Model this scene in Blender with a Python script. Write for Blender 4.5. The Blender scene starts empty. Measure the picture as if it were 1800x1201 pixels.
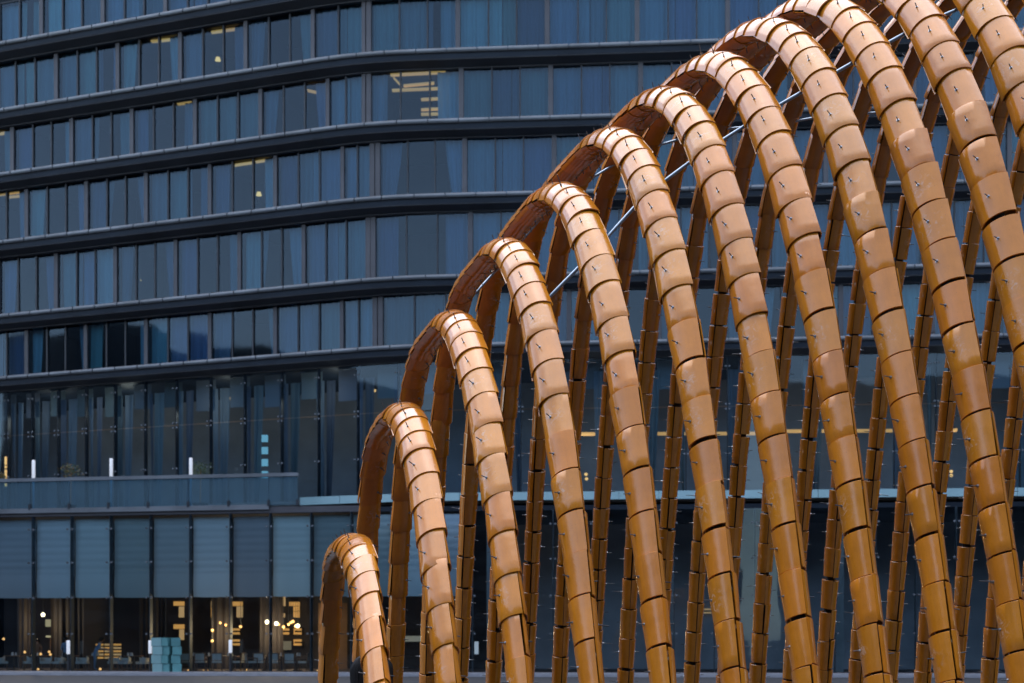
import bpy, bmesh, math, random
from mathutils import Vector, Matrix

random.seed(7)
S = bpy.context.scene
C = S.collection
rad = math.radians

# ------------------------------------------------------------------ camera, sky, sun, exposure
EYE, FPX, CX, CY = 1.6, 2600.0, 900.0, 1130.0
cd = bpy.data.cameras.new('camera'); cam = bpy.data.objects.new('camera', cd); C.objects.link(cam)
cam.location = (0, 0, EYE); cam.rotation_euler = (rad(90), 0, 0)
cd.sensor_width = 36; cd.lens = 52; cd.shift_y = (CY - 600.5) / 1800
cd.clip_start = 0.1; cd.clip_end = 4000
cd.dof.use_dof = True; cd.dof.focus_distance = 8.6; cd.dof.aperture_fstop = 5.0
S.camera = cam

w = bpy.data.worlds.new('World'); S.world = w; w.use_nodes = True
nt = w.node_tree; nt.nodes.clear()
SUN_EL, SUN_ROT = 76, 338
sky = nt.nodes.new('ShaderNodeTexSky'); sky.sky_type = 'NISHITA'; sky.sun_disc = False
sky.sun_elevation = rad(SUN_EL); sky.sun_rotation = rad(SUN_ROT)
sky.air_density = 1.0; sky.dust_density = 0.7; sky.ozone_density = 1.5
hs = nt.nodes.new('ShaderNodeHueSaturation'); hs.inputs['Saturation'].default_value = 0.7
bg = nt.nodes.new('ShaderNodeBackground'); bg.inputs['Strength'].default_value = 0.15
wo = nt.nodes.new('ShaderNodeOutputWorld')
nt.links.new(sky.outputs[0], hs.inputs['Color']); nt.links.new(hs.outputs[0], bg.inputs[0]); nt.links.new(bg.outputs[0], wo.inputs[0])

sd = bpy.data.lights.new('sun', 'SUN'); sd.energy = 0.9; sd.angle = rad(85); sd.color = (1.0, 0.93, 0.87)
sun = bpy.data.objects.new('sun', sd); C.objects.link(sun)
# sky rotation 0 = +Y, clockwise seen from above
az = rad(SUN_ROT)
sdir = Vector((math.sin(az) * math.cos(rad(SUN_EL)), math.cos(az) * math.cos(rad(SUN_EL)), math.sin(rad(SUN_EL))))
sun.rotation_euler = sdir.to_track_quat('Z', 'Y').to_euler(); sun.location = (0, -10, 40)

S.view_settings.view_transform = 'Standard'; S.view_settings.look = 'None'
S.view_settings.exposure = 1.8; S.view_settings.gamma = 1.0; S.view_settings.use_curve_mapping = False
S.render.engine = 'CYCLES'
S.cycles.use_denoising = True
S.cycles.max_bounces = 8; S.cycles.transparent_max_bounces = 16
S.cycles.diffuse_bounces = 1; S.cycles.glossy_bounces = 3
S.cycles.caustics_reflective = False; S.cycles.caustics_refractive = False
S.cycles.sample_clamp_indirect = 6

# ------------------------------------------------------------------ helpers
class MB:
    def __init__(s): s.v = []; s.f = []; s.m = []
    def quad(s, a, b, c, d, m=0):
        n = len(s.v); s.v += [tuple(a), tuple(b), tuple(c), tuple(d)]; s.f.append((n, n+1, n+2, n+3)); s.m.append(m)
    def box(s, c, d, rz=0, m=0, taper=1.0):
        n = len(s.v); cs, sn = math.cos(rz), math.sin(rz)
        for z in (-1, 1):
            t = taper if z > 0 else 1.0
            for x, y in ((-1, -1), (1, -1), (1, 1), (-1, 1)):
                px, py = x*d[0]/2*t, y*d[1]/2*t
                s.v.append((c[0]+px*cs-py*sn, c[1]+px*sn+py*cs, c[2]+z*d[2]/2))
        for q in ((3,2,1,0),(4,5,6,7),(0,1,5,4),(1,2,6,5),(2,3,7,6),(3,0,4,7)):
            s.f.append(tuple(n+i for i in q)); s.m.append(m)
    def tube(s, pts, r, seg=8, m=0, caps=True):
        pts = [Vector(p) for p in pts]; base = len(s.v); k = len(pts)
        rr = r if isinstance(r, (list, tuple)) else [r]*k
        up = None
        for i, p in enumerate(pts):
            t = (pts[min(i+1, k-1)] - pts[max(i-1, 0)]).normalized()
            if up is None:
                up = Vector((0, 0, 1)) if abs(t.z) < .9 else Vector((1, 0, 0))
            a = t.cross(up).normalized(); b = a.cross(t).normalized(); up = b
            for j in range(seg):
                an = 2*math.pi*j/seg
                s.v.append(tuple(p + a*math.cos(an)*rr[i] + b*math.sin(an)*rr[i]))
        for i in range(k-1):
            for j in range(seg):
                j2 = (j+1) % seg
                s.f.append((base+i*seg+j, base+i*seg+j2, base+(i+1)*seg+j2, base+(i+1)*seg+j)); s.m.append(m)
        if caps:
            s.f.append(tuple(base+j for j in reversed(range(seg)))); s.m.append(m)
            s.f.append(tuple(base+(k-1)*seg+j for j in range(seg))); s.m.append(m)
    def strip(s, prof, closed=True, m=0, caps=True):
        # prof: list of cross-sections (each a list of points)
        base = len(s.v); k = len(prof[0])
        for sec in prof: s.v += [tuple(p) for p in sec]
        for i in range(len(prof)-1):
            for j in range(k if closed else k-1):
                j2 = (j+1) % k
                s.f.append((base+i*k+j, base+i*k+j2, base+(i+1)*k+j2, base+(i+1)*k+j)); s.m.append(m)
        if caps and closed:
            s.f.append(tuple(base+j for j in reversed(range(k)))); s.m.append(m)
            s.f.append(tuple(base+(len(prof)-1)*k+j for j in range(k))); s.m.append(m)
    def mesh(s, name, mats, smooth=None, fix=True):
        me = bpy.data.meshes.new(name); me.from_pydata(s.v, [], s.f)
        for mt in (mats if isinstance(mats, (list, tuple)) else [mats]): me.materials.append(mt)
        if any(s.m): me.polygons.foreach_set('material_index', s.m)
        if fix:
            b = bmesh.new(); b.from_mesh(me); bmesh.ops.recalc_face_normals(b, faces=b.faces[:]); b.to_mesh(me); b.free()
        if smooth is not None:
            me.shade_smooth(); me.set_sharp_from_angle(angle=rad(smooth))
        me.update(); return me
    def build(s, name, mats, parent=None, smooth=None, fix=True, loc=None):
        return link(name, s.mesh(name, mats, smooth, fix), parent)

def link(name, me, parent=None):
    o = bpy.data.objects.new(name, me); C.objects.link(o)
    if parent is not None:
        o.parent = parent
        if any(abs(x) > 1e-9 for x in base_of(parent)):
            b = base_of(parent); o.location = (-b[0], -b[1], -b[2])   # meshes are modelled in world space
            if parent.parent is not None: o.location = (0, 0, 0)
    return o
def base_of(o):
    return tuple(o.location)
def tag(o, label=None, cat=None, group=None, kind=None):
    for k, v in (('label', label), ('category', cat), ('group', group), ('kind', kind)):
        if v: o[k] = v
    return o
def empty(name, loc=(0, 0, 0)):
    o = bpy.data.objects.new(name, None); C.objects.link(o); o.location = loc; o.empty_display_size = .2
    return o
def at(x, y, Y): return Vector(((x-CX)/FPX*Y, Y, EYE+(CY-y)/FPX*Y))
def proj(p): return (CX+FPX*p[0]/p[1], CY-FPX*(p[2]-EYE)/p[1])

# ------------------------------------------------------------------ materials
def newmat(name):
    m = bpy.data.materials.new(name); m.use_nodes = True
    n = m.node_tree; b = n.nodes['Principled BSDF']; return m, n, b
def N(n, t, **kw):
    x = n.nodes.new(t)
    for k, v in kw.items():
        if k in x.inputs: x.inputs[k].default_value = v
        else: setattr(x, k, v)
    return x
def plain(name, col, rough=.5, metal=0.0, var=.12, scale=3.0, bump=0.0, bscale=40.0, spec=.5):
    m, n, b = newmat(name)
    tc = N(n, 'ShaderNodeTexCoord'); no = N(n, 'ShaderNodeTexNoise', Scale=scale, Detail=6.0)
    n.links.new(tc.outputs['Object'], no.inputs['Vector'])
    r = N(n, 'ShaderNodeValToRGB'); r.color_ramp.elements[0].position = .3; r.color_ramp.elements[1].position = .72
    r.color_ramp.elements[0].color = (*[c*(1-var) for c in col], 1); r.color_ramp.elements[1].color = (*[min(1, c*(1+var)) for c in col], 1)
    n.links.new(no.outputs['Fac'], r.inputs['Fac']); n.links.new(r.outputs['Color'], b.inputs['Base Color'])
    b.inputs['Roughness'].default_value = rough; b.inputs['Metallic'].default_value = metal
    b.inputs['Specular IOR Level'].default_value = spec
    if bump:
        n2 = N(n, 'ShaderNodeTexNoise', Scale=bscale, Detail=4.0); bp = N(n, 'ShaderNodeBump', Strength=bump, Distance=.02)
        n.links.new(tc.outputs['Object'], n2.inputs['Vector']); n.links.new(n2.outputs['Fac'], bp.inputs['Height']); n.links.new(bp.outputs[0], b.inputs['Normal'])
    return m
def emit(name, col, st):
    m, n, b = newmat(name)
    b.inputs['Base Color'].default_value = (*[c*.6 for c in col], 1)
    b.inputs['Emission Color'].default_value = (*col, 1); b.inputs['Emission Strength'].default_value = st
    return m
def glass(name, tint, ior=1.5, rough=.02, wob=.04, wscale=.25, extra=0.0, tint2=None):
    m, n, b = newmat(name); n.nodes.remove(b)
    out = n.nodes['Material Output']
    tr = N(n, 'ShaderNodeBsdfTransparent'); tr.inputs[0].default_value = (*tint, 1)
    gl = N(n, 'ShaderNodeBsdfGlossy', Roughness=rough); gl.inputs[0].default_value = (.62, .82, 1, 1)
    fr = N(n, 'ShaderNodeFresnel', IOR=ior); mx = N(n, 'ShaderNodeMixShader')
    ad = N(n, 'ShaderNodeMath', operation='ADD'); ad.inputs[1].default_value = extra
    tc = N(n, 'ShaderNodeTexCoord'); oi = N(n, 'ShaderNodeObjectInfo')
    av = N(n, 'ShaderNodeVectorMath', operation='ADD'); n.links.new(tc.outputs['Object'], av.inputs[0]); n.links.new(oi.outputs['Random'], av.inputs[1])
    no = N(n, 'ShaderNodeTexNoise', Scale=wscale, Detail=2.0)
    bp = N(n, 'ShaderNodeBump', Strength=wob, Distance=1.0)
    n.links.new(av.outputs[0], no.inputs['Vector']); n.links.new(no.outputs['Fac'], bp.inputs['Height'])
    n.links.new(bp.outputs[0], gl.inputs['Normal']); n.links.new(bp.outputs[0], fr.inputs['Normal'])
    n.links.new(fr.outputs[0], ad.inputs[0]); n.links.new(ad.outputs[0], mx.inputs[0])
    if tint2:
        mt = N(n, 'ShaderNodeMixRGB'); mt.inputs[1].default_value = (*tint, 1); mt.inputs[2].default_value = (*tint2, 1)
        n.links.new(oi.outputs['Random'], mt.inputs[0]); n.links.new(mt.outputs[0], tr.inputs[0])
    n.links.new(tr.outputs[0], mx.inputs[1]); n.links.new(gl.outputs[0], mx.inputs[2]); n.links.new(mx.outputs[0], out.inputs[0])
    return m
def fabric(name, col, trans=.4):
    m, n, b = newmat(name); n.nodes.remove(b); out = n.nodes['Material Output']
    oi = N(n, 'ShaderNodeObjectInfo'); hv = N(n, 'ShaderNodeHueSaturation'); hv.inputs['Color'].default_value = (*col, 1)
    mr = N(n, 'ShaderNodeMapRange'); mr.inputs['To Min'].default_value = .6; mr.inputs['To Max'].default_value = 1.3
    mu = N(n, 'ShaderNodeMath', operation='MULTIPLY'); mu.inputs[1].default_value = 9.7; fc = N(n, 'ShaderNodeMath', operation='FRACT')
    hr = N(n, 'ShaderNodeMapRange'); hr.inputs['To Min'].default_value = .465; hr.inputs['To Max'].default_value = .56
    n.links.new(oi.outputs['Random'], mu.inputs[0]); n.links.new(mu.outputs[0], fc.inputs[0]); n.links.new(fc.outputs[0], hr.inputs['Value']); n.links.new(hr.outputs[0], hv.inputs['Hue'])
    n.links.new(oi.outputs['Random'], mr.inputs['Value']); n.links.new(mr.outputs[0], hv.inputs['Value'])
    df = N(n, 'ShaderNodeBsdfDiffuse'); tl = N(n, 'ShaderNodeBsdfTranslucent'); mx = N(n, 'ShaderNodeMixShader'); mx.inputs[0].default_value = trans
    n.links.new(hv.outputs[0], df.inputs[0]); n.links.new(hv.outputs[0], tl.inputs[0])
    n.links.new(df.outputs[0], mx.inputs[1]); n.links.new(tl.outputs[0], mx.inputs[2]); n.links.new(mx.outputs[0], out.inputs[0])
    return m

def glaze():
    m, n, b = newmat('glazed_terracotta'); L = n.links.new
    tc = N(n, 'ShaderNodeTexCoord'); oi = N(n, 'ShaderNodeObjectInfo')
    sc = N(n, 'ShaderNodeVectorMath', operation='SCALE'); sc.inputs[0].default_value = (37, 91, 53); L(oi.outputs['Random'], sc.inputs['Scale'])
    av = N(n, 'ShaderNodeVectorMath', operation='ADD'); L(tc.outputs['Object'], av.inputs[0]); L(sc.outputs[0], av.inputs[1])
    # broad colour drift of the glaze from tile to tile and inside a tile
    n1 = N(n, 'ShaderNodeTexNoise', Scale=7.0, Detail=5.0, Roughness=.6); L(av.outputs[0], n1.inputs['Vector'])
    r1 = N(n, 'ShaderNodeValToRGB'); e = r1.color_ramp.elements
    e[0].position = .25; e[0].color = (.50, .182, .012, 1); e[1].position = .8; e[1].color = (.64, .240, .021, 1)
    L(n1.outputs['Fac'], r1.inputs['Fac'])
    hv = N(n, 'ShaderNodeHueSaturation'); L(r1.outputs['Color'], hv.inputs['Color'])
    mr = N(n, 'ShaderNodeMapRange'); mr.inputs['To Min'].default_value = .90; mr.inputs['To Max'].default_value = 1.08; L(oi.outputs['Random'], mr.inputs['Value']); L(mr.outputs[0], hv.inputs['Value'])
    mh = N(n, 'ShaderNodeMath', operation='MULTIPLY_ADD'); mh.inputs[1].default_value = 7.13; mh.inputs[2].default_value = 0; L(oi.outputs['Random'], mh.inputs[0])
    fr = N(n, 'ShaderNodeMath', operation='FRACT'); L(mh.outputs[0], fr.inputs[0])
    m2 = N(n, 'ShaderNodeMapRange'); m2.inputs['To Min'].default_value = .495; m2.inputs['To Max'].default_value = .502; L(fr.outputs[0], m2.inputs['Value']); L(m2.outputs[0], hv.inputs['Hue'])
    # iron specks
    n2 = N(n, 'ShaderNodeTexNoise', Scale=160.0, Detail=2.0); L(av.outputs[0], n2.inputs['Vector'])
    r2 = N(n, 'ShaderNodeValToRGB'); e = r2.color_ramp.elements; e[0].position = .69; e[0].color = (0, 0, 0, 1); e[1].position = .75; e[1].color = (.55, .55, .55, 1)
    L(n2.outputs['Fac'], r2.inputs['Fac'])
    mx = N(n, 'ShaderNodeMixRGB', blend_type='MIX'); mx.inputs[2].default_value = (.10, .03, .008, 1); L(r2.outputs['Color'], mx.inputs[0]); L(hv.outputs[0], mx.inputs[1])
    # pale lime bloom on some tiles, round the bolts
    n3 = N(n, 'ShaderNodeTexNoise', Scale=22.0, Detail=8.0, Roughness=.7, Distortion=1.2); L(av.outputs[0], n3.inputs['Vector'])
    r3 = N(n, 'ShaderNodeValToRGB'); e = r3.color_ramp.elements; e[0].position = .52; e[0].color = (0, 0, 0, 1); e[1].position = .74; e[1].color = (.8, .8, .8, 1)
    L(n3.outputs['Fac'], r3.inputs['Fac'])
    ln = N(n, 'ShaderNodeVectorMath', operation='LENGTH')
    sub = N(n, 'ShaderNodeVectorMath', operation='SUBTRACT'); sub.inputs[1].default_value = (0, 0, .06); L(tc.outputs['Object'], sub.inputs[0]); L(sub.outputs[0], ln.inputs[0])
    m3 = N(n, 'ShaderNodeMapRange'); m3.inputs['From Min'].default_value = .03; m3.inputs['From Max'].default_value = .1; m3.inputs['To Min'].default_value = 1; m3.inputs['To Max'].default_value = 0
    L(ln.outputs['Value'], m3.inputs['Value'])
    gt = N(n, 'ShaderNodeMath', operation='GREATER_THAN'); gt.inputs[1].default_value = .68; L(fr.outputs[0], gt.inputs[0])
    p1 = N(n, 'ShaderNodeMath', operation='MULTIPLY'); L(gt.outputs[0], p1.inputs[0]); L(m3.outputs[0], p1.inputs[1])
    p2 = N(n, 'ShaderNodeMath', operation='MULTIPLY'); L(p1.outputs[0], p2.inputs[0]); L(r3.outputs['Color'], p2.inputs[1])
    mb = N(n, 'ShaderNodeMixRGB'); mb.inputs[2].default_value = (.62, .55, .47, 1); L(p2.outputs[0], mb.inputs[0]); L(mx.outputs[0], mb.inputs[1])
    mpg = N(n, 'ShaderNodeMapping'); mpg.inputs['Scale'].default_value = (38, 6, 38); L(av.outputs[0], mpg.inputs['Vector'])
    n6 = N(n, 'ShaderNodeTexNoise', Scale=1.0, Detail=6.0, Roughness=.65); L(mpg.outputs[0], n6.inputs['Vector'])
    r6 = N(n, 'ShaderNodeValToRGB'); e = r6.color_ramp.elements; e[0].position = .30; e[0].color = (.70, .66, .62, 1); e[1].position = .58; e[1].color = (1.04, 1.02, 1, 1); L(n6.outputs['Fac'], r6.inputs['Fac'])
    ml = N(n, 'ShaderNodeMixRGB', blend_type='MULTIPLY'); ml.inputs[0].default_value = .28; L(mb.outputs[0], ml.inputs[1]); L(r6.outputs['Color'], ml.inputs[2])
    L(ml.outputs[0], b.inputs['Base Color'])
    rr = N(n, 'ShaderNodeMapRange'); rr.inputs['To Min'].default_value = .09; rr.inputs['To Max'].default_value = .2; L(n1.outputs['Fac'], rr.inputs['Value'])
    ra = N(n, 'ShaderNodeMath', operation='MULTIPLY_ADD'); ra.inputs[1].default_value = .5; L(p2.outputs[0], ra.inputs[0]); L(rr.outputs[0], ra.inputs[2]); L(ra.outputs[0], b.inputs['Roughness'])
    b.inputs['IOR'].default_value = 1.57
    # unevenness of hand-thrown clay under the glaze
    n4 = N(n, 'ShaderNodeTexNoise', Scale=16.0, Detail=3.0, Roughness=.45); L(av.outputs[0], n4.inputs['Vector'])
    bp = N(n, 'ShaderNodeBump', Strength=.05, Distance=.02); L(n4.outputs['Fac'], bp.inputs['Height'])
    n5 = N(n, 'ShaderNodeTexNoise', Scale=300.0, Detail=2.0); L(av.outputs[0], n5.inputs['Vector'])
    bq = N(n, 'ShaderNodeBump', Strength=.12, Distance=.002); L(n5.outputs['Fac'], bq.inputs['Height']); L(bp.outputs[0], bq.inputs['Normal'])
    L(bq.outputs[0], b.inputs['Normal'])
    return m

M_tile = glaze()
M_core = plain('dark_core', (.012, .009, .007), .8)
M_bolt = plain('zinc_steel', (.34, .37, .40), .38, 1.0, .2, 60)
M_thread = plain('dull_threaded_rod', (.10, .11, .12), .5, .6, .2, 60)
M_rod = plain('galvanised_tube', (.28, .34, .40), .34, .9, .12, 12)
M_rail = plain('aluminium_edge', (.125, .14, .158), .45, .35, .28, .5)
M_soff = plain('soffit_panel', (.055, .06, .072), .7, 0, .2, .6)
M_fasc = plain('dark_fascia', (.010, .017, .028), .6, 0, .2, .6, spec=.2)
M_mull = plain('mullion_metal', (.016, .02, .028), .4, .2, .2, 1)
M_fin = plain('steel_fin', (.07, .09, .11), .5)
M_pier = plain('pier_cladding', (.055, .055, .065), .45, .2, .15, 1)
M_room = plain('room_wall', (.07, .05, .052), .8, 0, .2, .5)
M_lounge = plain('lounge_wall', (.34, .35, .38), .8, 0, .2, .5)
M_slab = plain('slab_plaster', (.16, .14, .13), .8, 0, .1, .5)
M_glassT = glass('tower_glass', (.26, .40, .60), 1.5, .04, .025, .22, .0, tint2=(.34, .62, .72))
M_glassP = glass('podium_glass', (.46, .64, .76), 1.5, .03, .02, .2, .0)
M_glassR = glass('restaurant_glass', (.58, .70, .76), 1.45, .02, .03, .2)
M_glassB = glass('balustrade_glass', (.22, .42, .52), 1.5, .03, .03, .3, .0)
M_curt = fabric('sheer_curtain', (.52, .63, .68), .35)
M_curt2 = fabric('grey_drape', (.30, .36, .40), .35)
M_blind = fabric('roman_blind_cloth', (.74, .86, .90), .08)
M_warm = emit('warm_strip_light', (1.0, .46, .14), .24)
M_lamp = emit('warm_lamp', (1.0, .50, .17), .5)
M_bulb = emit('bright_bulb', (1.0, .78, .45), 2.2)
M_panel = emit('lit_lattice_panel', (1.0, .48, .13), .17)
M_paneld = emit('dim_lattice_panel', (.9, .55, .25), .13)
M_post = emit('white_lamp_tube', (.85, .90, 1.0), .14)
M_tealL = emit('teal_sign_light', (.40, .80, .92), .16)
M_teal = plain('pale_teal_panel', (.26, .42, .46), .35, 0, .1, .6)
M_tealpale = plain('pale_teal_lacquer', (.17, .31, .32), .5, 0, .1, 1.2)
M_tealbox = plain('teal_lacquer', (.08, .22, .23), .35, 0, .25, 1.2)
M_wood = plain('chair_wood', (.22, .11, .055), .5, 0, .2, 6)
M_uphol = plain('grey_upholstery', (.68, .66, .60), .8, 0, .12, 8)
M_cloth = plain('white_linen', (.6, .62, .64), .8)
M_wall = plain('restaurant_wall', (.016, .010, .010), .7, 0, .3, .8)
M_stone = plain('pale_stone', (.30, .33, .34), .6, 0, .12, .7)
M_kerb = plain('kerb_granite', (.23, .24, .27), .7, 0, .15, 2)
M_pave = plain('paving', (.03, .031, .035), .75, 0, .2, .4, .2, 3)
M_leaf = plain('shrub_leaf', (.055, .085, .03), .6, 0, .4, 5)
M_leafr = plain('rust_leaf', (.16, .09, .02), .6, 0, .4, 5)
M_blue = plain('blue_enamel', (.05, .20, .34), .4)
M_oppw = plain('tinted_band', (.035, .048, .07), .4)
M_opp = plain('grey_render', (.10, .115, .14), .8)
M_hair = plain('black_hair', (.004, .0035, .0035), .55, 0, .4, 30)
M_skin = plain('skin', (.42, .25, .17), .5)
M_shirt = plain('dark_shirt', (.03, .035, .05), .8)
M_trous = plain('dark_trousers', (.02, .022, .03), .8)
M_ltblue = plain('pale_blue_cotton', (.16, .28, .46), .8)
M_brown = plain('brown_cotton', (.20, .11, .06), .8)

# ------------------------------------------------------------------ ground
g = MB(); g.quad((-900, -900, 0), (900, -900, 0), (900, 900, 0), (-900, 900, 0))
tag(g.build('ground', M_pave), kind='structure')

# unseen blocks added behind the camera to shade undersides and darken reflections
for bx, bw_, bh, lab in ((-135, 150, 29, 'long lower grey block added unseen behind the viewer to shut out sky, left side'), (-24, 66, 37, 'taller grey block added unseen straight behind the viewer to shut out sky'), (104, 180, 33, 'long grey block added unseen behind the viewer to shut out sky, right side')):
    blk = tag(empty('sky_blocker', (bx, -46, 0)), lab, 'building')
    q = MB(); q.box((bx, -46, bh/2+.01), (bw_, 14, bh)); q.build('wall', M_opp, blk)
    for k in range(int((bh-2)/3.9)):
        q = MB(); q.box((bx, -38.96, 2.6+k*3.9), (bw_-3, .12, 2.1)); q.build('window_band', M_oppw, blk)

for bx, lab in ((82, 'grey block added outside the picture on the right to shut out low sky'), (-92, 'grey block added outside the picture on the left to shut out low sky')):  # side blocks added out of view to keep low sky light off inner tiles
    blk = tag(empty('sky_blocker', (bx, 5, 0)), lab, 'building'); sg = -1 if bx > 0 else 1
    q = MB(); q.box((bx, 4, 17.01), (16, 76, 34)); q.build('wall', M_opp, blk)
    for k in range(8):
        q = MB(); q.box((bx+sg*8.04, 4, 2.6+k*3.9), (.12, 72, 2.1)); q.build('window_band', M_oppw, blk)

# ------------------------------------------------------------------ hotel: plan curves
DB = 72.0
def depth_curve(x, xc, Dl, Dr=30000.0):
    a = DB / (1 - (xc-x)/Dl); b = DB / (1 + (x-xc)/Dr)
    k = 28.0                                  # rounded corner: smooth maximum of the two planes
    t = max(-40, min(40, (xc-x)/k)); sm = k*math.log(1+math.exp(t)) if t < 30 else (xc-x)
    return DB/(1-sm/Dl) - (b*0 + 0) + (DB/(1+max(0, x-xc)/Dr) - DB)
class Plan:
    def __init__(s, xc, Dl, x0=-160, x1=2010, step=10):
        s.xs = [x0+i*step for i in range(int((x1-x0)/step)+1)]
        s.p = []
        for x in s.xs:
            Y = depth_curve(x, xc, Dl); s.p.append(Vector(((x-CX)/FPX*Y, Y)))
        s.n = []
        for i in range(len(s.p)):
            t = (s.p[min(i+1, len(s.p)-1)]-s.p[max(i-1, 0)]).normalized(); s.n.append(Vector((t.y, -t.x)))
    def pt(s, x, off=0.0):
        f = (x-s.xs[0])/(s.xs[1]-s.xs[0]); i = max(0, min(len(s.p)-2, int(f))); f -= i
        p = s.p[i].lerp(s.p[i+1], f); n = s.n[i].lerp(s.n[i+1], f)
        return p + n*off
    def run(s, xa, xb, off=0.0, step=30):
        k = max(1, int(abs(xb-xa)/step)); return [s.pt(xa+(xb-xa)*i/k, off) for i in range(k+1)]
def zpx(y, Y=DB): return EYE+(CY-y)/FPX*Y
def v3(p, z): return Vector((p.x, p.y, z))
X0, X1 = -150, 2000

hotel = tag(empty('hotel_building', (0, 72, 0)), 'dark glass hotel with stacked curved floors behind the arches', 'building')

# rows, top to bottom: name, corner px, rail y of the ledge above / below, dark header height in px below the ledge
ROWS = [
 dict(xc=622, top=-160, bot=-35, head=36, L=[-38, 74, 182, 292, 405, 520, 632], Rr=[640, 799]),
 dict(xc=638, top=-35, bot=92, head=36, L=[-9, 100, 208, 318, 433, 551, 640], Rr=[649, 805]),
 dict(xc=650, top=92, bot=215, head=35, L=[-82, 23, 127, 233, 344, 459, 577, 640], Rr=[649, 811]),
 dict(xc=668, top=215, bot=345, head=32, L=[-55, 48, 153, 258, 370, 485, 603, 655], Rr=[665, 817]),
 dict(xc=690, top=345, bot=487, head=32, L=[-2, 100, 204, 310, 422, 535, 648], Rr=[657, 827]),
 dict(xc=715, top=487, bot=607, head=17, L=[-55, 48, 152, 258, 370, 485, 602, 660], Rr=[670, 843]),
]
LEDGE = .9
for r in ROWS:
    r['plan'] = Plan(r['xc'], 6500.0)
    while r['L'][0] > X0+60: r['L'].insert(0, r['L'][0]-(r['L'][1]-r['L'][0])*.965)
    x = r['Rr'][-1]
    while x < X1-150: x += 157+(x-800)*.006; r['Rr'].append(x)
PB = Plan(722, 6500.0)          # tall storey
PP = Plan(650, 14500.0)         # podium: balcony edge and restaurant

# ledges (slab edges with a bright metal nosing)
def ledge(plan, zr, head_px, x0, x1, last=False):
    """zr: underside of the rail at its front face"""
    hh = head_px/36.0
    m = MB(); P0 = plan.run(x0, x1, 0.02, 40)
    offs = [LEDGE-.10, LEDGE-.10, LEDGE-.16, LEDGE-.16, .10, .10, -.12, -.12]
    zs = [zr+.16, zr-.02, zr-.02, zr-.30, zr-.46, zr-.50, zr-.50, zr+.16]
    runs = [plan.run(x0, x1, o, 40) for o in offs]
    m.strip([[v3(runs[j][i], zs[j]) for j in range(8)] for i in range(len(runs[0]))])
    led = m.build('floor_ledge', [M_soff], hotel)
    # upper dark fascia under the nosing
    f = MB(); ra = plan.run(x0, x1, LEDGE-.13, 40)
    rb = plan.run(x0, x1, LEDGE-.17, 40)
    f.strip([[v3(a, zr+.02), v3(a, zr-.26), v3(b, zr-.26), v3(b, zr+.02)] for a, b in zip(ra, rb)])
    f.build('fascia', M_fasc, led)
    x = x0 + random.uniform(0, 20); i = 0
    while x < x1-20:
        s = 53 if x > 640 else 36+ (x/640)*10
        xe = min(x+s, x1)
        q = MB(); secs = []
        for xx in ([x+.9, (x+xe)/2, xe-.9]):
            o, z = plan.pt, zr
            secs.append([v3(o(xx, LEDGE-.10), z), v3(o(xx, LEDGE-.03), z), v3(o(xx, LEDGE+.01), z+.05), v3(o(xx, LEDGE+.02), z+.11),
                         v3(o(xx, LEDGE), z+.17), v3(o(xx, LEDGE-.06), z+.215), v3(o(xx, LEDGE-.30), z+.225), v3(o(xx, LEDGE-.30), z+.17), v3(o(xx, LEDGE-.10), z+.17)])
        q.strip(secs); q.build('nosing_panel', M_rail, led, smooth=40)
        x = xe
    return led

for r in ROWS:
    r['zb'] = zpx(r['bot'], DB-LEDGE) - .12       # underside of rail at the row's foot
ztop = zpx(-160, DB-LEDGE)
for r in ROWS: ledge(r['plan'], r['zb'], 30, X0, X1)
ledge(ROWS[0]['plan'], ztop, 30, X0, X1)

# storeys above the picture, roof and the mass behind the rooms
for k in range(2):
    pl = ROWS[0]['plan']; za = ztop+.1+k*4.2; zc = za+4.0
    q = MB(); a = pl.run(X0, X1, 0, 60); b = pl.run(X0, X1, -6, 60)
    q.strip([[v3(p, za), v3(p, zc), v3(s_, zc), v3(s_, za)] for p, s_ in zip(a, b)]); q.build('upper_storey', M_fasc, hotel)
    q = MB(); a = pl.run(X0, X1, LEDGE, 60); b = pl.run(X0, X1, -.3, 60)
    q.strip([[v3(p, zc+.01), v3(p, zc+.2), v3(s_, zc+.2), v3(s_, zc+.01)] for p, s_ in zip(a, b)]); q.build('upper_ledge', M_rail, hotel)
q = MB(); a = PB.run(X0, X1, -12.3, 60); b = PB.run(X0, X1, -24, 60)
q.strip([[v3(p, .01), v3(p, ztop+8.2), v3(s_, ztop+8.2), v3(s_, .01)] for p, s_ in zip(a, b)]); q.build('rear_block', M_pier, hotel)
for xx, nm in ((X0, -1), (X1, 1)):
    pa, pb = ROWS[0]['plan'].pt(xx, .0), PB.pt(xx, -12.5); m = MB(); d = Vector((.3*nm, 0, 0))
    A, B = v3(pa, .01), v3(pb, .01); U = Vector((0, 0, ztop+8.2))
    m.strip([[A, B, B+d, A+d], [A+U, B+U, B+U+d, A+U+d]]); m.build('end_wall', M_pier, hotel)
q = MB(); a = PB.run(X0, X1, -5, 60); b = PB.run(X0, X1, -13, 60)
q.strip([[v3(p, ztop+8.25), v3(p, ztop+8.5), v3(s_, ztop+8.5), v3(s_, ztop+8.25)] for p, s_ in zip(a, b)]); q.build('roof_slab', M_pier, hotel)

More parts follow.
